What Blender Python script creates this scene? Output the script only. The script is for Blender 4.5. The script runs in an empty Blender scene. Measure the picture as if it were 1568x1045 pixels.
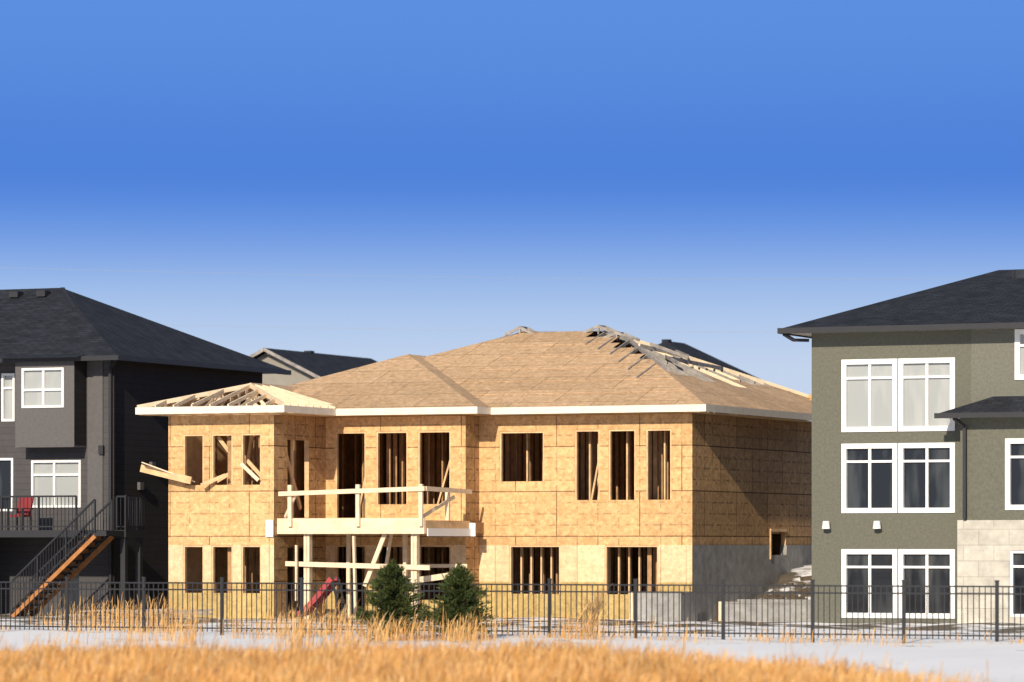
import bpy, math, random
import numpy as np
from mathutils import Vector, Matrix
random.seed(7); rng=np.random.default_rng(7)
D=bpy.data; SC=bpy.context.scene
ROT=math.radians(-24); ORG=Vector((4.83,105,0))
C24,S24=math.cos(ROT),math.sin(-ROT)
def loc2w(x,y): return (ORG.x+C24*x+S24*y, ORG.y-S24*x+C24*y)

# ---------------------------------------------------------------- materials
def newmat(name):
    m=D.materials.new(name); m.use_nodes=True; nt=m.node_tree
    b=nt.nodes['Principled BSDF']; return m,nt,b
def N(nt,t,**k):
    n=nt.nodes.new(t)
    for a,v in k.items():
        if a in n.inputs: n.inputs[a].default_value=v
        else: setattr(n,a,v)
    return n
def mixc(nt,f,a,b,mode='MIX'):
    n=nt.nodes.new('ShaderNodeMix'); n.data_type='RGBA'; n.blend_type=mode
    for s,v in ((0,f),(6,a),(7,b)):
        if isinstance(v,bpy.types.NodeSocket): nt.links.new(v,n.inputs[s])
        elif s==0: n.inputs[0].default_value=v
        else: n.inputs[s].default_value=(*v,1)
    return n.outputs[2]
def ramp(nt,src,stops):
    r=nt.nodes.new('ShaderNodeValToRGB'); e=r.color_ramp.elements
    while len(e)<len(stops): e.new(0.5)
    for i,(p,c) in enumerate(stops):
        e[i].position=p; e[i].color=(c,c,c,1) if not isinstance(c,tuple) else (*c,1)
    nt.links.new(src,r.inputs[0]); return r.outputs[0]
def coords(nt,order='XYZ',scale=(1,1,1),kind='Object'):
    tc=nt.nodes.new('ShaderNodeTexCoord'); src=tc.outputs[kind]
    if order!='XYZ':
        sp=nt.nodes.new('ShaderNodeSeparateXYZ'); nt.links.new(src,sp.inputs[0])
        cb=nt.nodes.new('ShaderNodeCombineXYZ')
        for i,ch in enumerate(order):
            nt.links.new(sp.outputs['XYZ'.index(ch)],cb.inputs[i])
        src=cb.outputs[0]
    mp=nt.nodes.new('ShaderNodeMapping'); mp.inputs['Scale'].default_value=scale
    nt.links.new(src,mp.inputs[0]); return mp.outputs[0]
def noise(nt,vec,scale,detail=4,rough=.6):
    n=N(nt,'ShaderNodeTexNoise',Scale=scale,Detail=detail,Roughness=rough); nt.links.new(vec,n.inputs['Vector']); return n.outputs['Fac']
def bump(nt,b,h,strength=.3,dist=.02):
    n=N(nt,'ShaderNodeBump',Strength=strength,Distance=dist); nt.links.new(h,n.inputs['Height']); nt.links.new(n.outputs[0],b.inputs['Normal'])

def osb(name,order,ca,cb_,seam=.45,pw=2.44,ph=1.22,dash=.25,off=(.3,.2,0),weather=.18,c2=.76):
    m,nt,b=newmat(name); v=coords(nt,order)
    add=N(nt,'ShaderNodeVectorMath',operation='ADD'); nt.links.new(v,add.inputs[0]); add.inputs[1].default_value=off; v=add.outputs[0]
    vo=N(nt,'ShaderNodeTexVoronoi',Scale=11.0); nt.links.new(v,vo.inputs['Vector'])
    sep=nt.nodes.new('ShaderNodeSeparateColor'); nt.links.new(vo.outputs['Color'],sep.inputs[0])
    col=mixc(nt,sep.outputs[0],ca,cb_)
    big=ramp(nt,noise(nt,v,.9,5,.65),[(.3,1-weather),(.7,1.0)])
    col=mixc(nt,1.0,col,big,'MULTIPLY')
    fine=ramp(nt,noise(nt,v,6,4,.85),[(.35,.74),(.65,1.08)])
    col=mixc(nt,1.0,col,fine,'MULTIPLY')
    def brick(w,h,mort,offs=.5):
        n=N(nt,'ShaderNodeTexBrick'); n.offset=offs
        n.inputs['Scale'].default_value=1; n.inputs['Mortar Size'].default_value=mort
        n.inputs['Brick Width'].default_value=w; n.inputs['Row Height'].default_value=h
        n.inputs['Color1'].default_value=(1,1,1,1); n.inputs['Color2'].default_value=(c2,c2,c2*.97,1); n.inputs['Mortar'].default_value=(.15,.11,.08,1)
        nt.links.new(v,n.inputs['Vector']); return n
    p=brick(pw,ph,.014)
    tone=mixc(nt,1.0,col,p.outputs['Color'],'MULTIPLY')
    col=mixc(nt,seam,col,tone)
    if dash>0:
        q=brick(.61,.305,.022,.0)
        gate=ramp(nt,noise(nt,v,5,2,.7),[(.47,0.0),(.55,1.0)])
        f=N(nt,'ShaderNodeMath',operation='MULTIPLY'); nt.links.new(q.outputs['Fac'],f.inputs[0]); nt.links.new(gate,f.inputs[1])
        g=N(nt,'ShaderNodeMath',operation='MULTIPLY'); nt.links.new(f.outputs[0],g.inputs[0]); g.inputs[1].default_value=dash
        col=mixc(nt,g.outputs[0],col,(.16,.09,.05))
    nt.links.new(col,b.inputs['Base Color']); b.inputs['Roughness'].default_value=.8
    b.inputs['Specular IOR Level'].default_value=.2
    bump(nt,b,sep.outputs[1],.25,.01); return m
def plain(name,c,rough=.7,nscale=6,var=.25,metal=0,bmp=.1,spec=.3,order='XYZ',scale=(1,1,1)):
    m,nt,b=newmat(name); v=coords(nt,order,scale)
    n=noise(nt,v,nscale,5,.65)
    k=ramp(nt,n,[(.3,1-var),(.7,1+var*.4)])
    nt.links.new(mixc(nt,1.0,c,k,'MULTIPLY'),b.inputs['Base Color'])
    b.inputs['Roughness'].default_value=rough; b.inputs['Metallic'].default_value=metal; b.inputs['Specular IOR Level'].default_value=spec
    if bmp: bump(nt,b,n,bmp,.01)
    return m
def bricky(name,c1,c2,mort,w,h,ms,order,rough=.85,var=.2):
    m,nt,b=newmat(name); v=coords(nt,order)
    n=N(nt,'ShaderNodeTexBrick'); n.inputs['Scale'].default_value=1; n.inputs['Mortar Size'].default_value=ms
    n.inputs['Brick Width'].default_value=w; n.inputs['Row Height'].default_value=h
    n.inputs['Color1'].default_value=(*c1,1); n.inputs['Color2'].default_value=(*c2,1); n.inputs['Mortar'].default_value=(*mort,1)
    nt.links.new(v,n.inputs['Vector'])
    k=ramp(nt,noise(nt,v,2.5,5,.7),[(.3,1-var),(.7,1+var)])
    nt.links.new(mixc(nt,1.0,n.outputs['Color'],k,'MULTIPLY'),b.inputs['Base Color'])
    b.inputs['Roughness'].default_value=rough; b.inputs['Specular IOR Level'].default_value=.2
    bump(nt,b,n.outputs['Fac'],-.4,.01); return m

OA=(.90,.575,.28); OB=(.74,.435,.19)
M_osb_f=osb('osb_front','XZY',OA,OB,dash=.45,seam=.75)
M_osb_s=osb('osb_side_shaded','YZX',(.74,.46,.22),(.55,.32,.135),seam=1.0,dash=.8,c2=.7)  # darker tones and stronger seams paint shade and grazing light into the sides
M_osb_r=osb('osb_roof','XYZ',(.78,.53,.32),(.63,.41,.23),seam=.6,dash=.3,weather=.15)
M_ply=osb('plywood_lower','XZY',(.90,.66,.40),(.84,.60,.35),seam=.5,dash=0,weather=.10,pw=1.22,ph=2.44)
M_ply2=osb('plywood_base','XZY',(.68,.49,.20),(.60,.42,.16),seam=.5,dash=0,weather=.25,pw=1.22,ph=2.44)
M_lum=plain('lumber',(.74,.49,.26),.75,4,.3)
M_lum2=plain('lumber_pale',(.84,.67,.46),.75,4,.22)
M_lumg=plain('lumber_gray',(.34,.31,.28),.8,5,.45)  # gray of the open trusses puts their shade into the wood colour
M_lumd=plain('lumber_interior',(.44,.26,.125),.85,4,.4)  # dimmed copy of the lumber, indoor shade put into the colour
M_back=plain('interior_sheathing',(.20,.12,.06),.9,3,.4)  # sheathing colour darkened to paint in the shade of the interior
M_conc=plain('concrete',(.34,.33,.31),.9,3,.35,bmp=.2)
M_white=plain('white_trim',(.84,.83,.81),.5,3,.05)
M_fascia=plain('fascia_primed',(.82,.72,.57),.6,3,.12)
M_black=plain('black_metal',(.018,.018,.02),.4,3,.1,spec=.5)
M_dark=plain('dark_trim',(.03,.03,.034),.5,3,.1)
M_green=plain('stucco_olive',(.138,.137,.106),.9,14,.22,bmp=.5)
M_greenL=plain('stucco_olive_light',(.165,.163,.132),.9,14,.22,bmp=.5)
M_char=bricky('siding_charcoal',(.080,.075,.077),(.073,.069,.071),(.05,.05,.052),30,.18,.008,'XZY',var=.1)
M_charS=bricky('siding_charcoal_shaded',(.034,.029,.028),(.030,.026,.025),(.018,.018,.018),30,.18,.008,'YZX',var=.1)  # darker copy of the front siding, side shade put into the colour
M_charP=plain('panel_gray',(.115,.108,.108),.85,10,.15)
M_sh=bricky('shingles',(.032,.036,.047),(.020,.023,.031),(.011,.011,.014),.33,.14,.012,'XYZ',var=.4)
M_stone=bricky('stone_blocks',(.54,.51,.44),(.47,.44,.38),(.38,.36,.31),.8,.4,.012,'XZY')
M_red=plain('red_plastic',(.40,.06,.06),.45,2,.1)
M_redD=plain('dark_red_cushion',(.22,.025,.03),.7,4,.2)
M_orange=plain('stair_wood',(.42,.18,.06),.75,5,.3)
M_tan=plain('far_siding',(.28,.26,.22),.9,3,.1)
def glass(name,c1,c2,r=.04):
    m,nt,b=newmat(name); v=coords(nt,'XYZ',(2.2,2.2,.5))
    n=ramp(nt,noise(nt,v,1.1,2,.5),[(.50,0.0),(.66,1.0)])
    nt.links.new(mixc(nt,n,c1,c2),b.inputs['Base Color']); b.inputs['Roughness'].default_value=r
    b.inputs['Specular IOR Level'].default_value=.5; return m
M_gl=glass('window_glass_dark',(.012,.014,.018),(.05,.055,.058))
M_glL=glass('window_blind_reflection',(.34,.355,.345),(.40,.41,.395))  # pale blinds and a gray-green reflection put into the pane colour

# ---------------------------------------------------------------- mesh builder
class MB:
    def __init__(s): s.v=[];s.f=[];s.m=[]
    def poly(s,pts,m=0):
        i=len(s.v); s.v+=[tuple(p) for p in pts]; s.f.append(tuple(range(i,i+len(pts)))); s.m.append(m)
    def box(s,x0,x1,y0,y1,z0,z1,m=0):
        i=len(s.v); s.v+=[(x0,y0,z0),(x1,y0,z0),(x1,y1,z0),(x0,y1,z0),(x0,y0,z1),(x1,y0,z1),(x1,y1,z1),(x0,y1,z1)]
        for f in ((0,3,2,1),(4,5,6,7),(0,1,5,4),(1,2,6,5),(2,3,7,6),(3,0,4,7)): s.f.append(tuple(i+k for k in f)); s.m.append(m)
    def beam(s,p,q,w=.04,h=.1,m=0,w2=None):
        p=Vector(p);q=Vector(q); d=(q-p).normalized()
        up=Vector((0,0,1)) if abs(d.z)<.95 else Vector((0,1,0))
        a=d.cross(up).normalized(); b=a.cross(d); i=len(s.v)
        for P,k in ((p,1),(q,1 if w2 is None else w2)):
            for sa,sb in ((-1,-1),(1,-1),(1,1),(-1,1)): s.v.append(tuple(P+a*sa*w/2*k+b*sb*h/2*k))
        for f in ((0,1,2,3),(7,6,5,4),(0,4,5,1),(1,5,6,2),(2,6,7,3),(3,7,4,0)): s.f.append(tuple(i+k for k in f)); s.m.append(m)
    def cyl(s,c,r,h,m=0,n=12,axis='z',r2=None):
        r2=r if r2 is None else r2; i=len(s.v)
        for k in range(2):
            for j in range(n):
                a=2*math.pi*j/n; R=r if k==0 else r2; u,w=R*math.cos(a),R*math.sin(a)
                s.v.append({'z':(c[0]+u,c[1]+w,c[2]+k*h),'y':(c[0]+u,c[1]+k*h,c[2]+w),'x':(c[0]+k*h,c[1]+u,c[2]+w)}[axis])
        for j in range(n): s.f.append((i+j,i+(j+1)%n,i+n+(j+1)%n,i+n+j)); s.m.append(m)
        s.f.append(tuple(i+j for j in range(n))[::-1]); s.m.append(m); s.f.append(tuple(i+n+j for j in range(n))); s.m.append(m)
    def wall(s,plane,c,a0,a1,z0,z1,holes=(),t=.14,m=0,mj=1):
        xs=sorted({a0,a1,*[h for H in holes for h in H[:2] if a0<h<a1]})
        zs=sorted({z0,z1,*[h for H in holes for h in H[2:4] if z0<h<z1]})
        def inh(i,k):
            x=(xs[i]+xs[i+1])/2; z=(zs[k]+zs[k+1])/2
            return any(H[0]<x<H[1] and H[2]<z<H[3] for H in holes)
        def P(a,d,z): return (a,c+d,z) if plane=='y' else (c+d,a,z)
        for i in range(len(xs)-1):
            for k in range(len(zs)-1):
                if inh(i,k): continue
                A,B,Z,Y=xs[i],xs[i+1],zs[k],zs[k+1]
                for d in (0,t): s.poly([P(A,d,Z),P(B,d,Z),P(B,d,Y),P(A,d,Y)],m if d==0 else mj)
                if i>0 and inh(i-1,k): s.poly([P(A,0,Z),P(A,t,Z),P(A,t,Y),P(A,0,Y)],mj)
                if i<len(xs)-2 and inh(i+1,k): s.poly([P(B,0,Z),P(B,t,Z),P(B,t,Y),P(B,0,Y)],mj)
                if k>0 and inh(i,k-1): s.poly([P(A,0,Z),P(A,t,Z),P(B,t,Z),P(B,0,Z)],mj)
                if k<len(zs)-2 and inh(i,k+1): s.poly([P(A,0,Y),P(A,t,Y),P(B,t,Y),P(B,0,Y)],mj)
    def done(s,name,parent,mats,smooth=False):
        me=D.meshes.new(name); me.from_pydata(s.v,[],s.f)
        for m in mats: me.materials.append(m)
        me.polygons.foreach_set('material_index',s.m)
        if smooth: me.polygons.foreach_set('use_smooth',[True]*len(me.polygons))
        me.update(); o=D.objects.new(name,me); SC.collection.objects.link(o)
        if parent: o.parent=parent
        return o
def empty(name,house=True,loc=None,rz=None):
    o=D.objects.new(name,None); SC.collection.objects.link(o); o.empty_display_size=.5
    if house: o.location=ORG; o.rotation_euler=(0,0,ROT)
    if loc: o.location=loc
    if rz is not None: o.rotation_euler=(0,0,rz)
    return o

# ================================================================ unfinished house
H=empty('unfinished_wooden_house')
hR=[(-5.66,-4.33,3.74,5.11),(-3.42,-2.69,3.22,5.13),(-2.43,-1.64,3.22,5.13),(-1.34,-.60,3.22,5.13),(-5.37,-3.85,.67,2.0),(-2.54,-.98,.67,2.0)]
hM=[(-10.24,-9.30,2.75,5.13),(-8.98,-8.02,3.12,5.13),(-7.71,-6.72,3.12,5.13),(-10.24,-9.30,.05,2.0),(-8.98,-8.02,.5,2.0),(-7.71,-6.72,.5,2.0)]
hW=[(-13.32,-12.68,3.63,5.02),(-12.44,-11.79,3.63,5.02),(-11.53,-10.92,3.63,5.02),(-13.32,-12.68,.70,2.0),(-12.44,-11.79,.70,2.0),(-11.53,-10.92,.70,2.0)]
hWS=[(-3.21,-1.93,2.75,4.87),(-3.21,-1.93,.05,1.93)]
hS=[(6.0,7.3,1.72,2.38)]
TOP=5.53
def clip(hs,z0,z1): return [(a,b,c,d) for a,b,c,d in hs if d>z0+.001 and c<z1-.001]
w=MB()
for (c,a0,a1,hs) in ((0,-6.27,0,hR),(-.9,-10.53,-6.27,hM),(-4,-13.77,-10.53,hW)):
    w.wall('y',c,a0,a1,2.0,TOP,clip(hs,2.0,TOP),m=0,mj=1)
    w.wall('y',c,a0,a1,1.0,2.0,clip(hs,1.0,2.0),m=2,mj=1)
    w.wall('y',c,a0,a1,-.1,1.0,clip(hs,-.1,1.0),m=3,mj=1)
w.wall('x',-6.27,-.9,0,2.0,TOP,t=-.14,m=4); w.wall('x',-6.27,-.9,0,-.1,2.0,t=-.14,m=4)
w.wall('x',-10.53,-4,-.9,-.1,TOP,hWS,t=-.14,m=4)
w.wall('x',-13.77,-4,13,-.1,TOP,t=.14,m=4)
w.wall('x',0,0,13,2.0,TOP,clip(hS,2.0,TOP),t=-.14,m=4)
w.wall('y',13,-13.77,0,-.1,TOP,t=-.14,m=0)
w.done('sheathed_walls',H,[M_osb_f,M_lum,M_ply,M_ply2,M_osb_s])
w=MB(); w.wall('x',.03,-.02,13,-.1,2.0,clip(hS,-.1,2.0),t=-.2,m=0,mj=0); w.done('concrete_foundation',H,[M_conc])
w=MB()
for hs,c in ((hR,0),(hM,-.9),(hW,-4)):
    for a,b,z0,z1 in hs:
        w.box(a+.0,a+.045,c+.02,c+.12,z0,z1,0); w.box(b-.045,b,c+.02,c+.12,z0,z1,0)
        w.box(a+.045,b-.045,c+.02,c+.12,z1-.05,z1,0); 
w.done('window_jacks',H,[M_lum])
w=MB()
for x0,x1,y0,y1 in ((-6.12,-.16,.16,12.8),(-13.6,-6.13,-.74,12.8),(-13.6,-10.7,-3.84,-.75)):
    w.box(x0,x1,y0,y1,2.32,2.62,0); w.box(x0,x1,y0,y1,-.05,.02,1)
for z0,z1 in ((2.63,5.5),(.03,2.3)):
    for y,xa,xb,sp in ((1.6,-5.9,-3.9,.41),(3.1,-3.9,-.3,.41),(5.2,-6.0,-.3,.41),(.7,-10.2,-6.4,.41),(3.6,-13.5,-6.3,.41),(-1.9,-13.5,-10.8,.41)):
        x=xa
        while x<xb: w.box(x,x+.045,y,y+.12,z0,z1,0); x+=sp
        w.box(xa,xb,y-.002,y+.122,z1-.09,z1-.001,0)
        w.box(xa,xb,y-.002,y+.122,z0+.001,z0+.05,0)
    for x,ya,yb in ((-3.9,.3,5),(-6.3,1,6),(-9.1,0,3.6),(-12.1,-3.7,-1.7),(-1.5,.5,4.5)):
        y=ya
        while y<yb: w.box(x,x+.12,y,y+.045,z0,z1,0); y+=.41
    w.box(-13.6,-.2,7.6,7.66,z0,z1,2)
for xa,xb,y in ((-5.6,-3.6,.6),(-2.7,-.8,.6)):
    x=xa
    while x<xb: w.box(x,x+.045,y,y+.1,.03,2.3,3); x+=.3
for x in (-3.3,-3.05,-2.82,-2.2,-1.95,-1.1): w.box(x,x+.045,.7,.82,2.63,5.5,3)
for x in (-5.3,-4.7): w.box(x,x+.045,1.0,1.12,2.63,5.5,3)
w.beam((-3.2,.4,2.63),(-2.75,.45,5.0),.05,.1,3); w.beam((-9.9,-.2,2.63),(-9.5,.1,5.2),.05,.1,3); w.beam((-7.5,-.3,2.7),(-7.0,-.1,4.6),.05,.1,3)
for p,q in (((-12.4,-3.7,4.95),(-11.9,-3.6,4.3)),((-12.5,-3.7,3.7),(-11.8,-3.6,4.1)),((-11.5,-3.7,4.3),(-10.9,-3.7,3.7)),((-12.0,-3.2,2.7),(-11.6,-3.2,5.2)),((-12.9,-3.2,5.2),(-13.2,-3.2,2.7)),((-11.3,-3.0,.1),(-10.9,-3.0,2.2))):
    w.beam(p,q,.05,.1,3)
w.beam((-10.7,-3.1,4.7),(-10.75,-2.0,3.0),.05,.12,3)
w.beam((-10.7,-2.6,2.7),(-10.75,-2.5,5.4),.05,.1,3)
w.done('interior_framing',H,[M_lumd,M_conc,M_back,M_lum])
# ---- roof
EZ=5.75; KZ=.3276
fc=(.6,-.6,EZ);bc=(.6,13.6,EZ);A=(-4.19,5.84,7.86);A2=(-5.48,7.0,8.2);Cc=(-8.07,7.0,8.24);fl=(-14.4,-.6,EZ);bl=(-14.4,13.6,EZ)
def lerp(p,q,t): return tuple(p[i]+(q[i]-p[i])*t for i in range(3))
def FP(x,y): return (x,y,EZ+KZ*(y+.6) if y<6.9 else 8.22)
r=MB()
rows=[(2.62,3.84,-1.8,-2.70),(3.84,4.4,-3.15,-3.15),(4.4,5.06,-3.65,-3.70),(5.06,5.6,-4.4,-4.4),(5.6,6.28,-4.7,-4.7),(6.28,7.0,-5.75,-5.75)]
def XL(y): return -14.4+6.33*(y+.6)/7.6
r.poly([fl,fc,FP(-1.8,2.62),(XL(2.62),2.62,FP(0,2.62)[2])],0)
for a,b_,xa,xb in rows: r.poly([(XL(a),a,FP(0,a)[2]),FP(xa,a),FP(xb,b_),(XL(b_),b_,FP(0,b_)[2])],0)
r.poly([bl,fl,Cc],0); r.poly([bc,bl,Cc,A2],0)
def rs(y,t):
    if y<5.84: T=(y+.6)/6.44; top=lerp(fc,A,T)
    elif y<7: top=lerp(A,A2,(y-5.84)/1.16)
    else: T=(13.6-y)/6.6; top=lerp(bc,A2,T)
    L=.6-top[0]
    X=min(t,L); 
    return (.6-X,y,EZ+(top[2]-EZ)*(X/L if L>0 else 0))
steps=[(-.6,.6,2.4),(.6,1.8,2.4),(1.8,3.0,2.4),(3.0,4.2,2.2),(4.2,5.4,1.9),(5.4,6.6,2.4),(6.6,7.8,1.9),(7.8,9.0,2.6),(9.0,10.2,2.3),(10.2,11.4,2.4),(11.4,13.6,2.4)]
for y0,y1,t in steps:
    n=3
    for k in range(n):
        ya=y0+(y1-y0)*k/n; yb=y0+(y1-y0)*(k+1)/n
        r.poly([(.6,ya,EZ),(.6,yb,EZ),rs(yb,t),rs(ya,t)],0)
P1=(-10.35,4.0,7.5);P2=(-10.35,6.2,7.5);br=(-5.67,-1.5,EZ);blf=(-14.4,-1.5,EZ)
r.poly([blf,br,P1],0); r.poly([br,(-5.67,5.5,EZ),P2,P1],0); r.poly([blf,P1,P2,(-14.4,5.5,EZ)],0)
r.poly([(-14.4,-4.6,EZ),(-12.2,-2.2,6.4),(-12.2,1.0,6.4),(-14.4,1.0,EZ)],0)
for k in range(1,6):
    y=-.6+1.22*k; z=FP(0,y)[2]
    xr=.6-4.79*(y+.6)/6.44-.05; xl=-8.3+.2*k
    if k==5: xl,xr=-7.6,-4.7
    r.beam((xl,y,z+.008),(xr-.3*(k>3),y,z+.008),.03,.014,0)
r.done('roof_sheathing',H,[M_osb_r])
s=MB()
s.poly([(-14.38,-.58,5.54),(.58,-.58,5.54),(.58,13.58,5.54),(-14.38,13.58,5.54)],0)
s.poly([(-14.38,-1.48,5.545),(-5.69,-1.48,5.545),(-5.69,-.57,5.545),(-14.38,-.57,5.545)],0)
s.box(-14.38,-9.95,-4.58,-4.01,5.535,5.55,0); s.box(-10.52,-9.95,-4.0,-1.5,5.535,5.55,0)
s.done('soffit',H,[M_lum])
s=MB(); s.poly([(-8,2,5.56),(-.3,2,5.56),(-.3,12.8,5.56),(-8,12.8,5.56)],0); s.done('attic_shade_sheet',H,[M_back])  # added dark sheet, stands for the shade inside the open attic
f=MB(); z0,z1=5.555,5.745
f.box(-5.66,.6,-.64,-.6,z0,z1); f.box(.6,.64,-.64,13.64,z0,z1)
f.box(-9.92,-5.63,-1.54,-1.5,z0,z1); f.box(-5.67,-5.63,-1.5,-.65,z0,z1)
f.box(-14.44,-9.89,-4.64,-4.6,z0,z1); f.box(-9.93,-9.89,-4.6,-1.55,z0,z1); f.box(-14.44,-14.4,-4.6,13.6,z0,z1)
f.done('fascia',H,[M_fascia])
t=MB(); PK=Vector((-12.2,-2.2,6.4))
t.beam((-14.4,-4.6,5.75),PK,.05,.12); t.beam((-9.93,-4.6,5.75),PK,.05,.12); t.beam(PK,(-12.2,.6,6.4),.05,.14)
for i in range(1,8):
    x=-14.4+4.47*i/8
    tt=1-abs(x+12.2)/2.235; t.beam((x,-4.6,5.75),(x+(0),-4.6+2.4*tt,5.75+.65*tt),.04,.1)
    t.beam((x,-4.0,5.6),(x,-1.5,5.6),.04,.1)
    if i%2: t.beam((x,-4.2,5.6),(x,-4.6+2.4*tt,5.75+.6*tt),.04,.08); 
y=-4.2
while y<-.9:
    tt=min(1,(y+4.6)/2.4); 
    t.beam((-9.93,y,5.75),(-9.93-2.27*tt,y,5.75+.65*tt),.04,.1)
    t.beam((-14.38,y,5.71),(-14.38+2.18*tt,y,5.71+.62*tt),.04,.1)
    if y>-3.4:
        t.beam((-14.2,y,5.6),(-10.1,y,5.6),.04,.1)
        zt=5.75+.6*tt
        t.beam((-12.2,y,5.6),(-12.2,y,zt),.04,.08); t.beam((-13.2,y,5.62),(-12.7,y,5.75+.5*tt),.04,.08); t.beam((-11.2,y,5.62),(-11.7,y,5.75+.5*tt),.04,.08)
        t.beam((-13.2,y,5.62),(-13.5,y,6.0),.04,.08); t.beam((-11.2,y,5.62),(-10.9,y,6.0),.04,.08)
    y+=.45
t.done('wing_roof_trusses',H,[M_lum2])
t=MB(); rd=random.Random(31)
y=2.4
while y<11.5:
    a=rs(y,1.8); b=rs(y,9); top=1.0 if rd.random()<.7 else rd.uniform(.72,.9)
    bb=lerp(a,b,top)
    t.beam(Vector(a)-Vector((0,0,.06)),Vector(bb)-Vector((0,0,.03)),.04,.09,0 if rd.random()<.75 else 1)
    for k in (2.7,3.3,3.9,4.6):
        p=rs(y,k)
        if p[0]>b[0]+.2 and rd.random()<.75: t.beam((p[0],y,5.6),(p[0]+rd.choice((-.45,-.2,.3)),y,p[2]-.05),.04,.08,0)
    y+=.6
for x in (-2.4,-3.0,-3.6,-4.2,-4.8,-5.4):
    yh=-.6+6.44*(.6-x)/4.79 if x>-4.19 else 5.84+(-4.19-x)*.9
    t.beam(FP(x,yh-1.5),(x,yh,FP(0,min(yh,6.8))[2]-.02),.04,.09,0)
    t.beam((x,yh-.3,5.6),(x,yh-.4,FP(0,min(yh,6.8)-.4)[2]-.08),.04,.08,0)
t.beam(lerp(fc,A,.5),Vector(A),.05,.12,0); t.beam(Vector(A),Vector(A2),.05,.12,0); t.beam(Vector(A2),Vector(bc),.05,.16,1)
for k,dz in ((3.4,.06),(4.2,.07)):
    t.beam(Vector(rs(5.0,k))+Vector((0,0,dz)),Vector(rs(9.6-(k-3.4),k))+Vector((0,0,dz)),.05,.1,k>4)
for px_,yy,hh in ((-8.1,6.9,.17),(-5.55,6.75,.14),(-4.75,6.2,.12)):
    zb=8.2 if px_<-5 else 7.98
    t.beam((px_-.5,yy,zb-.05),(px_,yy,zb+hh),.04,.08,0); t.beam((px_,yy,zb+hh),(px_+.5,yy,zb-.08),.04,.08,0); t.beam((px_,yy,zb-.1),(px_,yy,zb+hh),.04,.06,0)
    t.beam((px_-.4,yy+.5,zb-.05),(px_,yy+.5,zb+hh),.04,.08,0); t.beam((px_,yy+.5,zb+hh),(px_+.5,yy+.5,zb-.08),.04,.08,0); t.beam((px_,yy,zb+hh),(px_,yy+.5,zb+hh),.04,.07,0)
for a,b in (((-2.9,5.3,7.35),(-2.1,4.3,7.1)),((-3.6,5.9,7.75),(-2.6,6.3,7.35)),((-3.4,7.4,7.6),(-2.7,6.6,7.4))):
    t.beam(a,b,.04,.09,0)
t.done('open_roof_trusses',H,[M_lumg,M_lum2])
t=MB(); t.poly([(-.9,11.6,6.35),(.1,11.6,6.35),(-.4,11.6,6.85)],0); t.poly([(-.9,11.6,6.35),(-.4,11.6,6.85),(-.4,13,6.85),(-.9,13,6.35)],1); t.poly([(.1,11.6,6.35),(-.4,11.6,6.85),(-.4,13,6.85),(.1,13,6.35)],1)
t.box(-.85,.05,11.62,12.9,5.8,6.34,0)
t.done('rear_dormer',H,[M_osb_f,M_osb_r])
# ---- deck
d=MB()
d.box(-10.52,-6.13,-3.84,-3.79,2.30,2.72,0)
d.box(-6.17,-6.12,-3.78,-.92,2.30,2.66,1)
d.box(-10.5,-6.18,-3.78,-.92,2.60,2.66,1)
for i in range(11): d.box(-10.4+.41*i,-10.36+.41*i,-3.77,-.95,2.34,2.59,1)
d.box(-10.75,-10.53,-4.06,-4.02,2.22,2.68,2)
d.box(-6.60,-5.95,-.97,-.93,2.24,2.60,2); d.box(-6.11,-6.08,-3.7,-1.0,2.24,2.45,2)
for x in (-9.7,-6.5):
    d.box(x-.085,x-.005,-3.7,-3.52,.0,2.33,3); d.box(x+.005,x+.085,-3.7,-3.52,.0,2.33,3)
for x in (-9.2,-7.5): d.box(x-.05,x+.05,-2.2,-2.1,.0,2.33,3)
d.beam((-8.0,-3.6,.9),(-7.4,-3.6,2.3),.06,.12,3); d.beam((-7.9,-3.0,.1),(-7.5,-3.0,2.3),.06,.1,3)
for x in (-10.1,-8.06,-6.2): d.box(x-.055,x+.055,-3.93,-3.85,2.5,3.62,3)
d.box(-6.19,-6.08,-2.4,-2.3,2.67,3.5,3)
d.beam((-10.4,-3.97,3.38),(-6.05,-3.97,3.50),.05,.12,3)
d.beam((-6.05,-3.9,3.50),(-6.05,-1.0,3.45),.05,.12,3)
d.beam((-10.4,-3.6,2.75),(-9.9,-3.9,3.4),.04,.09,3); d.beam((-6.3,-3.6,2.75),(-6.1,-2.0,3.3),.04,.09,3)
d.beam((-8.6,-2.4,2.8),(-8.1,-3.4,3.2),.04,.12,3)
d.beam((-10.3,-3.76,1.50),(-6.0,-3.76,1.40),.05,.13,3); d.beam((-10.3,-1.3,1.42),(-5.9,-1.6,1.44),.05,.1,3)
d.beam((-9.9,-3.9,.5),(-9.9,-3.9,2.0),.05,.08,3); d.beam((-7.2,-3.0,1.0),(-6.0,-2.2,1.2),.06,.16,3)
d.beam((-8.2,-3.75,.2),(-8.25,-3.75,2.24),.06,.1,3)
d.done('timber_deck',H,[M_lum2,M_lum,M_white,M_lum2])
d=MB(); d.beam((-14.3,-4.5,4.25),(-13.0,-3.9,3.72),.5,.03,0); d.beam((-14.4,-4.4,4.1),(-12.9,-4.3,3.75),.06,.2,1); d.beam((-12.6,-4.3,3.62),(-12.0,-4.0,3.9),.05,.10,1)
d.beam((-11.4,-4.25,4.2),(-10.95,-4.1,3.75),.05,.1,0)
d.done('loose_sheets',H,[M_lum2,M_lum])
d=MB(); d.box(.001,.04,6.0,7.3,2.38,2.46,0); d.box(.031,.06,5.9,6.0,1.6,2.4,0)
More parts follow.
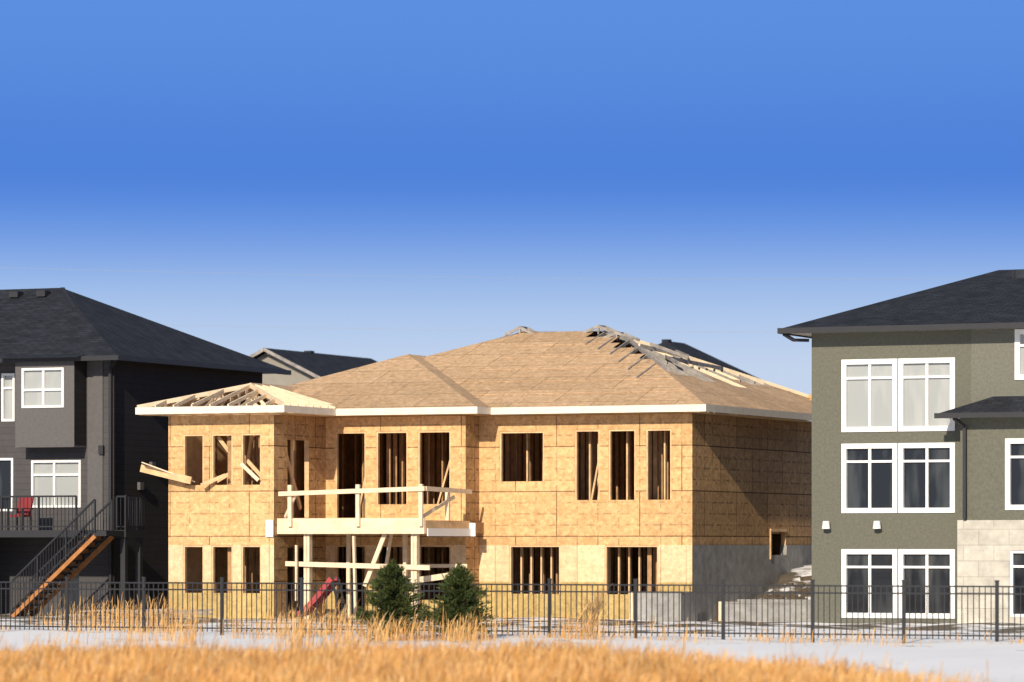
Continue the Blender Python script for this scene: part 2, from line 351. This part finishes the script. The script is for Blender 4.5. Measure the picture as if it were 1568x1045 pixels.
d.done('side_opening_buck',H,[M_lum])

# ================================================================ window helper
def win(fr,gl,plane_y,x0,x1,z0,z1,vert=(.5,),trans=(),fw=.065,gm=0,trim=.065):
    y=plane_y
    fr.box(x0-trim,x0+fw,y-.035,y+.1,z0-trim,z1+trim,0); fr.box(x1-fw,x1+trim,y-.035,y+.1,z0-trim,z1+trim,0)
    fr.box(x0+fw,x1-fw,y-.033,y+.1,z0-trim,z0+fw,0); fr.box(x0+fw,x1-fw,y-.033,y+.1,z1-fw,z1+trim,0)
    for v in vert:
        xm=x0+(x1-x0)*v; fr.box(xm-.036,xm+.036,y-.0,y+.1,z0+fw,z1-fw,0)
    for v in trans:
        zm=z1-(z1-z0)*v; fr.box(x0+fw,x1-fw,y+.004,y+.1,zm-.03,zm+.03,0)
    gl.poly([(x0,y+.07,z0),(x1,y+.07,z0),(x1,y+.07,z1),(x0,y+.07,z1)],gm)

# ================================================================ right house
R=empty('olive_stucco_house')
hol=[]; fr=MB(); gl=MB()
for j,(z0,z1) in enumerate(((4.98,6.72),(2.89,4.55),(.19,1.83))):
    for x0,x1 in ((4.99,6.37),(6.53,7.91)):
        hol.append((x0,x1,z0,z1)); win(fr,gl,-2,x0,x1,z0,z1,(.5,),(.24,),gm=1 if j==0 else 0)
up=(9.62,11.2,6.25,7.4); hol2=[up]; win(fr,gl,-2,*up,(.5,),(.3,),gm=1)
b=MB()
b.wall('y',-2,4.1,8.4,-.1,7.5,hol,m=0,mj=1); b.wall('y',-2,8.4,18,5.3,7.5,hol2,m=2,mj=1)
b.wall('x',4.1,-2,10,-.1,7.5,t=.14); b.wall('x',18,-2,10,-.1,7.5,t=-.14); b.wall('y',10,4.1,18,-.1,7.5,t=-.14)
hb=[(9.55,11.4,2.95,4.62),(9.62,11.4,.2,1.86)]
b.wall('y',-2.6,8.3,18,2.63,5.3,hb[:1],m=0,mj=1); b.wall('x',8.3,-2.6,-2,-.1,5.3,t=.14,m=0)
for h in hb: win(fr,gl,-2.6,*h,(.33,.66),(.24,))
b.done('stucco_walls',R,[M_green,M_green,M_greenL])
b=MB(); b.wall('y',-2.66,8.24,18,-.1,2.63,hb[1:],t=.07,m=0,mj=0); b.poly([(8.24,-2.66,2.63),(18,-2.66,2.63),(18,-2.59,2.63),(8.24,-2.59,2.63)],0); b.wall('x',8.24,-2.66,-2.0,-.1,2.63,t=.055); b.done('stone_veneer',R,[M_stone])
fr.done('window_frames',R,[M_white]); gl.done('window_panes',R,[M_gl,M_glL])
b=MB()
e=7.6; c1=(3.5,-2.6,e);c2=(3.5,10.6,e);c3=(18.6,10.6,e);c4=(18.6,-2.6,e);r1=(7.3,4,9.42);r2=(14.8,4,9.42)
b.poly([c1,c4,r2,r1]);b.poly([c2,c1,r1]);b.poly([c3,c2,r1,r2]);b.poly([c4,c3,r2])
k=5.32; b.poly([(7.85,-3.1,k),(18.4,-3.1,k),(18.4,-1.99,5.78),(9.0,-1.99,5.78)]); b.poly([(7.85,-3.1,k),(9.0,-1.99,5.78),(7.85,-1.99,k)])
for x in (8,9.5): b.box(x,x+.35,2.9,3.2,9.05,9.32)
b.done('shingle_roof',R,[M_sh])
b=MB()
b.box(3.42,18.6,-2.72,-2.6,7.46,7.6,0); b.box(3.4,3.5,-2.6,10.6,7.46,7.6,0); b.box(3.5,18.5,-2.58,10.5,7.49,7.51,1)
b.box(7.8,18.5,-3.2,-3.1,5.2,5.33,0); b.box(7.86,18.4,-3.09,-2.0,5.22,5.24,1)
for p,q in (((8.3,-3.1,5.2),(8.45,-2.72,4.98)),((8.45,-2.72,5.0),(8.45,-2.72,2.65)),((3.55,-2.6,7.45),(3.75,-2.4,7.3)),((3.75,-2.4,7.3),(4.05,-2.1,7.3))): b.beam(p,q,.08,.08,0)
b.done('gutters',R,[M_dark,M_white])
b=MB()
for x in (4.55,5.93):
    b.box(x-.03,x+.03,-2.1,-2.0,2.5,2.62,0); b.cyl((x,-2.16,2.42),.11,.2,0,12,'z',.08)
b.done('wall_lamps',R,[M_white])

# ================================================================ left house
L=empty('charcoal_house'); y0=-.2
b=MB(); fr=MB(); gl=MB()
hl=[(-20.35,-18.75,3.1,4.42),(-22.1,-21.0,3.0,4.5),(-24.6,-21.6,.0,2.05),(-19.4,-18.8,.2,1.9)]
b.wall('y',y0,-32,-17.69,-.1,7.3,hl[:2]+hl[2:]+[(-21.35,-20.95,5.6,6.95)],m=0,mj=0)
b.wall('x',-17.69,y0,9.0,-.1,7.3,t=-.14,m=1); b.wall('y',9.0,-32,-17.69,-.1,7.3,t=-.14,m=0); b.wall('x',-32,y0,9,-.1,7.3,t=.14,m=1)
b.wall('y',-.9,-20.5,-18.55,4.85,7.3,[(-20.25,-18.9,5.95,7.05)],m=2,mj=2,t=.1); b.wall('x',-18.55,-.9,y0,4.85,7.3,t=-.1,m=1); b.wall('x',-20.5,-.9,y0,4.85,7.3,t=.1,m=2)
b.box(-20.5,-18.55,-.9,y0,4.80,4.849,2); b.box(-18.5,-18.0,y0-.04,y0-.001,2.4,7.28,2)
b.box(-17.73,-17.62,y0-.05,y0-.001,.0,7.29,1)
b.done('walls',L,[M_char,M_charS,M_charP])
win(fr,gl,-.9,-20.25,-18.9,5.95,7.05,(.5,),(.55,),gm=1,trim=.02,fw=.045); win(fr,gl,y0,-20.35,-18.75,3.1,4.42,(.45,),(.3,),gm=1,trim=.02,fw=.045); win(fr,gl,y0,-22.1,-21.0,3.0,4.5,(),(),gm=0,trim=.02,fw=.045)
win(fr,gl,y0,-21.35,-20.95,5.6,6.95,(),(.3,),gm=1,trim=.02,fw=.045)
fr.done('window_frames',L,[M_white]); gl.done('window_panes',L,[M_gl,M_glL])
b=MB(); b.poly([(-24.6,y0+.1,0),(-21.6,y0+.1,0),(-21.6,y0+.1,2.05),(-24.6,y0+.1,2.05)]); b.poly([(-19.4,y0+.1,.2),(-18.8,y0+.1,.2),(-18.8,y0+.1,1.9),(-19.4,y0+.1,1.9)]); b.done('lower_openings',L,[M_gl])
b=MB(); e=7.38; c1=(-32.6,-.8-.2,e);c4=(-17.1,-1.0,e);c3=(-17.1,9.6,e);c2=(-32.6,9.6,e);r1=(-27,4.4,9.75);r2=(-22.1,4.4,9.75)
b.poly([c1,c4,r2,r1]);b.poly([c2,c1,r1]);b.poly([c3,c2,r1,r2]);b.poly([c4,c3,r2])
b.poly([(-20.8,-1.35,7.33),(-18.2,-1.35,7.33),(-18.2,-.6,7.5),(-20.8,-.6,7.5)])
b.done('shingle_roof',L,[M_sh])
b=MB()
b.box(-32.6,-17.0,-1.1,-1.0,7.24,7.38,0); b.box(-17.1,-17.0,-1.0,9.6,7.24,7.38,0); b.box(-32.5,-17.15,-.98,9.5,7.28,7.30,0)
for i in range(5): b.box(-26.3+.95*i,-26.0+.95*i,3.6,3.95,9.45,9.62,0)
b.beam((-22.0,4.3,9.73),(-20.6,2.6,9.0),.12,.05,0)
b.beam((-17.7,-.32,7.25),(-17.7,-.32,.2),.08,.08,0); b.beam((-17.2,-.9,7.25),(-17.7,-.32,7.0),.08,.08,0)
b.box(-18.1,-17.95,-.32,-.25,4.6,4.85,0)
b.done('gutters_and_vents',L,[M_dark])
b=MB()
for y,z in ((1.2,3.6),(1.9,4.2)): b.box(-17.68,-17.58,y,y+.22,z,z+.22,0)
b.done('side_vents',L,[M_charP])
b=MB()
b.box(-26,-16.9,-2.6,-.21,2.22,2.42,0); b.box(-26,-21.0,-2.5,-2.35,.0,2.2,1); b.box(-22.0,-20.9,-2.55,-2.2,.0,2.2,1)
b.box(-16.88,-15.9,-2.6,-1.5,2.22,2.42,0); b.box(-16.1,-15.95,-2.55,-2.4,0,2.2,0); b.box(-16.1,-15.95,-1.7,-1.55,0,2.2,0)
def rail(p,q,h=.95,n=None):
    p=Vector(p);q=Vector(q); b.beam(p+Vector((0,0,h)),q+Vector((0,0,h)),.05,.05,2); b.beam(p+Vector((0,0,.1)),q+Vector((0,0,.1)),.04,.04,2)
    L_=(q-p).length; n=int(L_/.12)
    for i in range(n+1):
        a=p.lerp(q,i/n); big=i%10==0
        b.beam(a,a+Vector((0,0,h)),.05 if big else .016,.05 if big else .016,2)
rail((-26,-2.58,2.42),(-17.5,-2.58,2.42)); rail((-16.8,-1.52,2.42),(-15.92,-1.52,2.42)); rail((-15.92,-2.58,2.42),(-15.92,-1.52,2.42))
n=13
for i in range(n):
    x=-16.4-.2*i; z=2.3-.178*i
    b.box(x-.27,x,-3.55,-2.65,z-.05,z,0)
    b.box(x-.27,x-.24,-3.55,-2.65,z-.17,z-.051,3)
b.beam((-16.3,-3.6,2.25),(-18.95,-3.6,.0),.05,.11,3); b.beam((-16.3,-2.62,2.25),(-18.95,-2.62,.0),.05,.13,3)
rail((-16.3,-3.62,2.36),(-18.95,-3.62,.1),.9)
rail((-16.3,-2.66,2.36),(-18.95,-2.66,.1),.9)
b.box(-16.4,-15.95,-3.6,-2.61,2.25,2.40,0)
b.done('deck_and_stairs',L,[M_dark,M_charP,M_black,M_orange])
ch=MB()
cx,cy=-19.75,-1.9
ch.box(cx-.25,cx+.25,cy-.25,cy+.25,2.80,2.86); ch.beam((cx-.02,cy+.24,2.84),(cx-.02,cy+.42,3.38),.46,.05)
for sx in (-.23,.23):
    for sy in (-.23,.23): ch.box(cx+sx-.025,cx+sx+.025,cy+sy-.025,cy+sy+.025,2.42,3.02 if sy<0 else 2.80,1)
    ch.box(cx+sx-.04,cx+sx+.04,cy-.25,cy+.3,3.02,3.05,1)
co=empty('red_patio_chair'); ch.done('chair_frame',co,[M_redD,M_black])

# ================================================================ distant houses
def gable(name,X,Y,ridge,halfw,depth,rise,hip=False):
    o=empty(name,False,(X,Y,0),ROT); b=MB(); e=ridge-rise; h=halfw
    b.box(-h+.4,h-.4,.4,depth-.4,0,e+.05,0)
    if not hip:
        b.poly([(-h+.4,.39,e+.04),(h-.4,.39,e+.04),(0,.39,ridge-.12)],0)
        b.poly([(-h,0,e),(0,0,ridge),(0,depth,ridge),(-h,depth,e)],1); b.poly([(h,0,e),(0,0,ridge),(0,depth,ridge),(h,depth,e)],1)
        b.beam((-h,-.03,e-.06),(0,-.03,ridge-.06),.05,.12,2); b.beam((h,-.03,e-.06),(0,-.03,ridge-.06),.05,.12,2)
    else:
        q=h*.9; c=[(-h,0,e),(h,0,e),(h,depth,e),(-h,depth,e)]; a=(0,q,ridge); d_=(0,depth-q,ridge)
        b.poly([c[0],c[1],a],1); b.poly([c[1],c[2],d_,a],1); b.poly([c[2],c[3],d_],1); b.poly([c[3],c[0],a,d_],1)
    b.box(-.2,.1,depth*.4,depth*.4+.3,ridge-.1,ridge+.06,1)
    b.done('shell',o,[M_tan,M_sh,M_lumg])
gable('distant_house',-9.48,150,9.55,4.4,9.3,2.1)
gable('distant_house',4.5,150,10.0,4.2,9.5,2.4,True)

# ================================================================ fence
F=empty('black_metal_fence',False,(9.93,84.7-.45*9.93,0),math.atan2(-.45,1))
b=MB(); x=-34.0
while x<12.01:
    b.box(x-.032,x+.032,-.032,.032,-.05,1.25); b.box(x-.04,x+.04,-.04,.04,1.25,1.28)
    for i in range(1,16):
        xx=x+i*.125; b.box(xx-.0085,xx+.0085,-.0085,.0085,.06,1.15)
    for z in (.14,1.0,1.15): b.box(x+.033,x+1.967,-.02,.02,z-.016,z+.016)
    x+=2.0
b.done('pickets_and_rails',F,[M_black])

# ================================================================ ground
def hgt(X,Y):
    dx,dy=X-ORG.x,Y-ORG.y; lx=C24*dx-S24*dy; ly=S24*dx+C24*dy
    z=.03*math.sin(X*.7+Y*.31)+.02*math.sin(X*1.9-Y*1.3)
    if lx>.0 and lx<4.2 and ly>1:
        t_=min(1,(ly-1)/8.5); z+=1.45*t_*t_*(3-2*t_)
        z+=.25*math.exp(-((lx-1.2)**2)*1.2)*math.sin(min(1,(ly-1)/3)*3.14)
    return z
def axis(lo,hi,st,far):
    a=list(np.arange(lo,hi+.01,st)); s_=st*2; v=hi
    out=[]; 
    while v<far: v+=s_; s_*=1.6; out.append(v)
    out2=[]; v=lo; s_=st*2
    while v>-far: v-=s_; s_*=1.6; out2.append(v)
    return out2[::-1]+a+out
xs=axis(-20,20,.4,4000); ys=axis(48,124,.4,4000)
v=[(x,y,hgt(x,y) if (-25<x<25 and 45<y<130) else 0) for y in ys for x in xs]
nx=len(xs); fcs=[(j*nx+i,j*nx+i+1,(j+1)*nx+i+1,(j+1)*nx+i) for j in range(len(ys)-1) for i in range(nx-1)]
me=D.meshes.new('ground'); me.from_pydata(v,[],fcs); me.polygons.foreach_set('use_smooth',[True]*len(fcs))
g=D.objects.new('ground',me); SC.collection.objects.link(g)
m,nt,bs=newmat('snowy_ground'); vec=coords(nt)
n1=noise(nt,vec,.55,6,.62); n2=noise(nt,vec,4,5,.7)
sp=nt.nodes.new('ShaderNodeSeparateXYZ'); nt.links.new(vec,sp.inputs[0])
ad=N(nt,'ShaderNodeMath',operation='MULTIPLY_ADD'); nt.links.new(sp.outputs[0],ad.inputs[0]); ad.inputs[1].default_value=.45; nt.links.new(sp.outputs[1],ad.inputs[2])
mr=N(nt,'ShaderNodeMapRange'); mr.inputs[1].default_value=86; mr.inputs[2].default_value=99; mr.inputs[3].default_value=.70; mr.inputs[4].default_value=.50; nt.links.new(ad.outputs[0],mr.inputs[0])
df=N(nt,'ShaderNodeMath',operation='SUBTRACT'); nt.links.new(mr.outputs[0],df.inputs[0]); nt.links.new(n1,df.inputs[1])
ml=N(nt,'ShaderNodeMath',operation='MULTIPLY_ADD',use_clamp=True); nt.links.new(df.outputs[0],ml.inputs[0]); ml.inputs[1].default_value=14; ml.inputs[2].default_value=.2
dirt=mixc(nt,n2,(.07,.055,.04),(.20,.16,.11)); snow=mixc(nt,n2,(.88,.88,.90),(.95,.95,.94))
nt.links.new(mixc(nt,ml.outputs[0],dirt,snow),bs.inputs['Base Color']); bs.inputs['Roughness'].default_value=.85
bump(nt,bs,n2,.2,.05); me.materials.append(m)

# ================================================================ grass
def grassmat(name,cs):
    m,nt,b=newmat(name); gi=nt.nodes.new('ShaderNodeNewGeometry')
    r_=nt.nodes.new('ShaderNodeValToRGB'); e=r_.color_ramp.elements
    while len(e)<len(cs): e.new(.5)
    for i,c in enumerate(cs): e[i].position=i/(len(cs)-1); e[i].color=(*c,1)
    nt.links.new(gi.outputs['Random Per Island'],r_.inputs[0])
    v=coords(nt); k=ramp(nt,noise(nt,v,.8,3,.6),[(.3,.75),(.7,1.1)])
    col=mixc(nt,1.0,r_.outputs[0],k,'MULTIPLY'); nt.links.new(col,b.inputs['Base Color'])
    b.inputs['Roughness'].default_value=.7; b.inputs['Specular IOR Level'].default_value=.2
    tr=nt.nodes.new('ShaderNodeBsdfTranslucent'); nt.links.new(col,tr.inputs[0])
    ms=nt.nodes.new('ShaderNodeMixShader'); ms.inputs[0].default_value=.3
    nt.links.new(b.outputs[0],ms.inputs[1]); nt.links.new(tr.outputs[0],ms.inputs[2])
    nt.links.new(ms.outputs[0],nt.nodes['Material Output'].inputs[0]); return m
GM=grassmat('dry_grass_blades',[(.66,.32,.085),(.80,.45,.145),(.88,.58,.25),(.72,.36,.095),(.88,.66,.38)])
def blades(name,bx,by,h,wd,lean,mat,z0=0):
    n=len(bx); a=rng.uniform(0,2*math.pi,n); la=rng.normal(.4,1.2,n)
    sx,sy=np.cos(a)*wd/2,np.sin(a)*wd/2; L_=lean*h
    lx,ly=np.cos(la)*L_,np.sin(la)*L_
    V=np.zeros((n,7,3))
    for i,(t_,k) in enumerate(((0,1),(.5,.8),(.85,.9))):
        V[:,2*i,0]=bx-sx*k+lx*t_**2; V[:,2*i,1]=by-sy*k+ly*t_**2; V[:,2*i,2]=z0+h*t_
        V[:,2*i+1,0]=bx+sx*k+lx*t_**2; V[:,2*i+1,1]=by+sy*k+ly*t_**2; V[:,2*i+1,2]=z0+h*t_
    V[:,6,0]=bx+lx; V[:,6,1]=by+ly; V[:,6,2]=z0+h*.98
    V=V.reshape(-1,3); base=np.arange(n)[:,None]*7
    q=np.concatenate([base+np.array([0,1,3,2]),base+np.array([2,3,5,4])],1).reshape(-1,4)
    tt=(base+np.array([4,5,6]))
    me=D.meshes.new(name); me.vertices.add(len(V)); me.vertices.foreach_set('co',V.ravel())
    li=np.concatenate([q.ravel(),tt.ravel()]); me.loops.add(len(li)); me.loops.foreach_set('vertex_index',li.astype(np.int32))
    tot=np.concatenate([np.full(len(q),4),np.full(len(tt),3)]); st=np.concatenate([[0],np.cumsum(tot)[:-1]])
    me.polygons.add(len(tot)); me.polygons.foreach_set('loop_start',st.astype(np.int32)); me.polygons.foreach_set('loop_total',tot.astype(np.int32))
    me.update(calc_edges=True); me.materials.append(mat)
    o=D.objects.new(name,me); SC.collection.objects.link(o); return o
n=120000
bx=rng.uniform(-11,7.2,n); by=rng.uniform(50,68,n)
cl=np.sin(bx*1.7+by*.9)*.5+np.sin(bx*.63-by*1.4+2)*.5+np.sin(bx*4.1+by*2.3)*.3
back=np.where(bx<1.5,63.0+cl*1.2,60.5-(bx-1.5)*1.2+cl*.9)
keep=(by<back)&(rng.uniform(0,1,n)<.55+.45*np.clip(cl+.5,0,1))&((bx<4.2)|(rng.uniform(0,1,n)<np.clip((6.7-bx)/2.7,0,1)**1.5))
bx,by,cl=bx[keep],by[keep],cl[keep]; n=len(bx)
h=rng.normal(.33,.08,n)*(1+.22*cl); h*=np.where(bx>1.5,np.clip(1-.08*(bx-1.5),.5,1),1)
tall=rng.uniform(0,1,n)<.012; h=np.where(tall,h*1.7,h); h=np.clip(h,.10,.8)
T=[]
for (X,Y,nn,R_,hh) in [(-6.9,80,60,.3,.4),(-6.4,78,45,.15,.65),(-4.2,76,90,.22,.55),(-3.5,79,70,.2,.5),(-2.9,80.5,80,.25,.42),(-2.3,82.2,200,.4,.36),(-1.1,82.0,200,.4,.34),(-.8,79,50,.25,.42),(-7.9,81,50,.3,.35),(1.5,82,100,.3,.45),(3.2,80,50,.5,.25),(-9.2,80,40,.5,.25),(5.2,79,50,.8,.22),(-5.4,83,70,.4,.4),(7.2,78,40,.6,.2),(-4.6,88,160,.6,.6),(-8.8,92,200,.6,.65),(-10,95,200,.8,.55)]:
    T.append(np.stack([rng.normal(X,R_,nn),rng.normal(Y,R_,nn),np.clip(rng.normal(hh,.15,nn),.1,1.2)],1))
nn=2600; u=rng.uniform(-13,11.5,nn); off=rng.normal(-.3,.8,nn); den=rng.uniform(0,1,nn)<np.clip(.25+.5*np.sin(u*1.3)+.3*np.sin(u*3.7),.03,1)
u,off=u[den],off[den]; T.append(np.stack([u,84.7-.45*u+off,np.clip(rng.normal(.17,.08,len(u)),.05,.5)],1))
nn=2200; u=rng.uniform(-12,4,nn); off=rng.uniform(2,16,nn); den=rng.uniform(0,1,nn)<np.clip(.1+.6*np.sin(u*1.1+off),.03,1)
u,off=u[den],off[den]; T.append(np.stack([u,84.7-.45*u+off,np.clip(rng.normal(.2,.1,len(u)),.05,.6)],1))
T=np.concatenate(T)
bx=np.concatenate([bx,T[:,0]]); by=np.concatenate([by,T[:,1]]); h=np.concatenate([h,T[:,2]]); n=len(bx)
blades('dry_grass',bx,by,h,rng.uniform(.009,.019,n),np.abs(rng.normal(.22,.18,n)),GM)

# ================================================================ spruces
def leafmat(name,a,b_,c):
    return grassmat(name,[a,b_,c,b_])
SPM=leafmat('spruce_needles',(.035,.06,.02),(.06,.095,.025),(.12,.14,.04)); BARK=plain('bark',(.09,.06,.04),.9,8,.3)
def spruce(X,Y,Hh,Rr,seed):
    rd=random.Random(seed); o=empty('spruce_tree',False,(X,Y,0),0)
    b=MB(); b.beam((0,0,-.05),(.02,0,Hh*.97),.09,.09,0,w2=.15)
    nd=MB()
    nb=210
    for i in range(nb):
        u=(i+rd.random())/nb; z=.08+u*(Hh*.9); a=i*2.4+rd.uniform(-.4,.4)
        L_=Rr*(1-u)**.62*rd.uniform(.58,1.2)*(.8+.4*min(1,u*6))
        dr=Vector((math.cos(a),math.sin(a),rd.uniform(-.05,.35)+.5*u)); dr.normalize()
        p0=Vector((0,0,z)); p1=p0+dr*L_; b.beam(p0,p1,.018,.018,0,w2=.3)
        k=int(10+L_*75)
        for j in range(k):
            t_=rd.uniform(.15,1.04); c=p0.lerp(p1,t_)+Vector((rd.gauss(0,.03),rd.gauss(0,.03),rd.gauss(0,.025)-.05*t_*(1-u)))
            d=(dr+Vector((rd.gauss(0,.55),rd.gauss(0,.55),rd.gauss(.15,.4)))).normalized()*rd.uniform(.05,.10)
            s_=d.cross(Vector((rd.gauss(0,1),rd.gauss(0,1),rd.gauss(0,1)))).normalized()*rd.uniform(.008,.018)
            nd.poly([c-s_,c+s_,c+d+s_*.5,c+d-s_*.5],0)
    for j in range(60):
        c=Vector((rd.gauss(0,.02),rd.gauss(0,.02),Hh*rd.uniform(.88,1.03))); d=Vector((rd.gauss(0,.04),rd.gauss(0,.04),.08)); s_=Vector((.012,.004,0)); nd.poly([c-s_,c+s_,c+d],0)
    b.done('trunk_and_limbs',o,[BARK]); nd.done('needles',o,[SPM])
spruce(-2.55,83.6,1.62,.72,3); spruce(-1.12,83.2,1.54,.70,9)
o=empty('bare_shrub',False,(1.68,83.0,0),0); b=MB(); rd=random.Random(5)
def tw(p,d,L_,w_,lv):
    q=p+d*L_; b.beam(p,q,w_,w_,0,w2=.6)
    if lv>0:
        for _ in range(3):
            nd_=(d+Vector((rd.gauss(0,.35),rd.gauss(0,.35),rd.gauss(.1,.2)))).normalized(); tw(p.lerp(q,rd.uniform(.5,1)),nd_,L_*rd.uniform(.55,.85),w_*.6,lv-1)
for i in range(9):
    tw(Vector((rd.gauss(0,.06),rd.gauss(0,.06),0)),Vector((rd.gauss(0,.25),rd.gauss(0,.25),1)).normalized(),rd.uniform(.35,.55),.018,3)
b.done('twigs',o,[plain('twig_bark',(.34,.21,.10),.9,8,.3)])

# ================================================================ yard objects
o=empty('concrete_window_well'); b=MB()
b.wall('y',-1.2,-1.25,.15,-.05,.72,t=.15,mj=0); b.wall('x',.15,-1.2,.0,-.05,.72,t=-.15,mj=0); b.wall('x',-1.25,-1.2,0,-.05,.72,t=.15,mj=0)
b.box(-1.26,.16,-1.21,-1.04,.721,.745,1); b.box(-1.3,-1.2,-1.28,-1.215,-.05,.74,2)
b.done('well_walls',o,[M_conc,M_conc,M_lum2])
o=empty('concrete_retaining_wall'); b=MB()
b.box(1.1,3.7,-.6,-.4,-.05,.45,0); b.box(1.1,3.7,.5,.7,-.05,.55,0); b.box(1.0,1.12,-.65,.7,-.05,.5,1); b.box(1.12,3.7,-.62,-.38,.451,.49,0)
b.done('blocks',o,[M_conc,M_lum2])
o=empty('playground_slide'); b=MB()
n=10
for i in range(n):
    t0,t1=i/n,(i+1)/n
    def P(t_,dx): 
        return (-8.9+1.0*t_, -5.6+dx, .12+.95*t_**1.3)
    b.poly([P(t0,-.22),P(t1,-.22),P(t1,.22),P(t0,.22)],0)
    for s_ in (-.22,.22):
        a,c=P(t0,s_),P(t1,s_); b.beam((a[0],a[1],a[2]+.05),(c[0],c[1],c[2]+.05),.04,.14,0)
for yy in (-5.78,-5.42): b.beam((-7.9,yy,1.15),(-7.6,yy,0),.05,.05,1)
for z in (.25,.5,.75,1.0): b.box(-7.87+.25*(1-z),-7.82+.25*(1-z),-5.75,-5.45,z-.02,z+.02,1)
b.done('slide_parts',o,[M_red,M_black])
o=empty('lumber_pile'); b=MB(); rd=random.Random(2)
for i in range(16):
    x=-14.8+rd.uniform(-1.2,1.6); b.beam((x,-5.5+rd.uniform(-.6,.6),.06+.05*(i%4)),(x+rd.uniform(.8,1.6),-5.2+rd.uniform(-.8,.8),.08+.06*(i%4)),.09,.04,0)
b.done('boards',o,[M_lumg])
o=empty('rubble_heap'); b=MB()
for i in range(70):
    x=rd.uniform(.4,3.0); yy=rd.uniform(.2,7); lx,ly=loc2w(x,yy); z=hgt(lx,ly); s_=rd.uniform(.05,.16)
    p=Vector((x,yy,z)); b.beam(p-Vector((s_,0,0)),p+Vector((s_,rd.uniform(-s_,s_),rd.uniform(0,s_))),s_*1.6,s_*1.2,0,w2=.7)
b.done('clods',o,[plain('dirt_clods',(.10,.075,.05),.95,5,.4)])
o=empty('overhead_power_line',False,(0,170,0),0); b=MB()
for zz in (11.3,13.6):
    for i in range(24):
        x0=-60+5*i; x1=x0+5; f_=lambda x:zz+.00045*x*x-.01*x
        b.beam((x0,0,f_(x0)),(x1,0,f_(x1)),.009,.009,0)
for x in (-60,60): b.cyl((x,.2,0),.16,15.5,1,10,'z',.1); b.box(x-1,x+1,.1,.25,13.4,13.55,1)
b.done('wires_and_poles',o,[plain('wire_metal',(.3,.3,.32),.5,3,.1),BARK])

# ================================================================ light, sky, camera
W=D.worlds.new('World'); SC.world=W; W.use_nodes=True; nt=W.node_tree
saz=Vector((-.31,-.951,0)).normalized(); el=math.radians(25)
sdir=Vector((saz.x*math.cos(el),saz.y*math.cos(el),math.sin(el)))
bg=nt.nodes['Background']; out=nt.nodes['World Output']
sk=nt.nodes.new('ShaderNodeTexSky'); sk.sky_type='NISHITA'; sk.sun_disc=False; sk.sun_elevation=el; sk.sun_rotation=math.atan2(saz.x,saz.y)%(2*math.pi)
nt.links.new(sk.outputs[0],bg.inputs[0]); bg.inputs[1].default_value=.10
tc=nt.nodes.new('ShaderNodeTexCoord'); sp=nt.nodes.new('ShaderNodeSeparateXYZ'); nt.links.new(tc.outputs['Generated'],sp.inputs[0])
mr=nt.nodes.new('ShaderNodeMapRange'); mr.inputs[1].default_value=0; mr.inputs[2].default_value=.2; nt.links.new(sp.outputs[2],mr.inputs[0])
rp=nt.nodes.new('ShaderNodeValToRGB'); e=rp.color_ramp.elements; rp.color_ramp.interpolation='B_SPLINE'
def s2l(c): return tuple((x/255/12.92 if x/255<=.04045 else ((x/255+.055)/1.055)**2.4) for x in c)
st=[(835,(208,220,236)),(560,(194,211,237)),(500,(180,203,236)),(440,(156,187,233)),(390,(128,166,229)),(340,(102,148,225)),(295,(83,133,219)),(250,(78,129,217)),(190,(83,134,219)),(100,(89,140,221)),(0,(93,144,224))]
while len(e)<len(st): e.new(.5)
for i,(y,c) in enumerate(st): e[i].position=(835-y)/6000/.2; e[i].color=(*s2l(c),1)
nt.links.new(mr.outputs[0],rp.inputs[0])
b2=nt.nodes.new('ShaderNodeBackground'); nt.links.new(rp.outputs[0],b2.inputs[0])
mf=nt.nodes.new('ShaderNodeMapRange'); mf.inputs[1].default_value=.15; mf.inputs[2].default_value=.4; nt.links.new(sp.outputs[2],mf.inputs[0])
ms=nt.nodes.new('ShaderNodeMixShader'); nt.links.new(mf.outputs[0],ms.inputs[0]); nt.links.new(b2.outputs[0],ms.inputs[1]); nt.links.new(bg.outputs[0],ms.inputs[2]); nt.links.new(ms.outputs[0],out.inputs[0])
l=D.lights.new('sun','SUN'); l.energy=5.0; l.angle=math.radians(.5); l.color=(1,.885,.72)
so=D.objects.new('sun',l); SC.collection.objects.link(so); so.rotation_euler=(-sdir).to_track_quat('-Z','Y').to_euler()
cd=D.cameras.new('camera'); cam=D.objects.new('camera',cd); SC.collection.objects.link(cam)
cam.location=(0,0,2.0); cam.rotation_euler=(math.radians(90),0,0); cd.lens=137.76; cd.sensor_width=36; cd.shift_y=.1993
cd.clip_start=.5; cd.clip_end=9000; cd.dof.use_dof=True; cd.dof.focus_distance=104; cd.dof.aperture_fstop=1.2
SC.camera=cam
SC.view_settings.view_transform='Standard'; SC.view_settings.look='None'; SC.view_settings.exposure=0
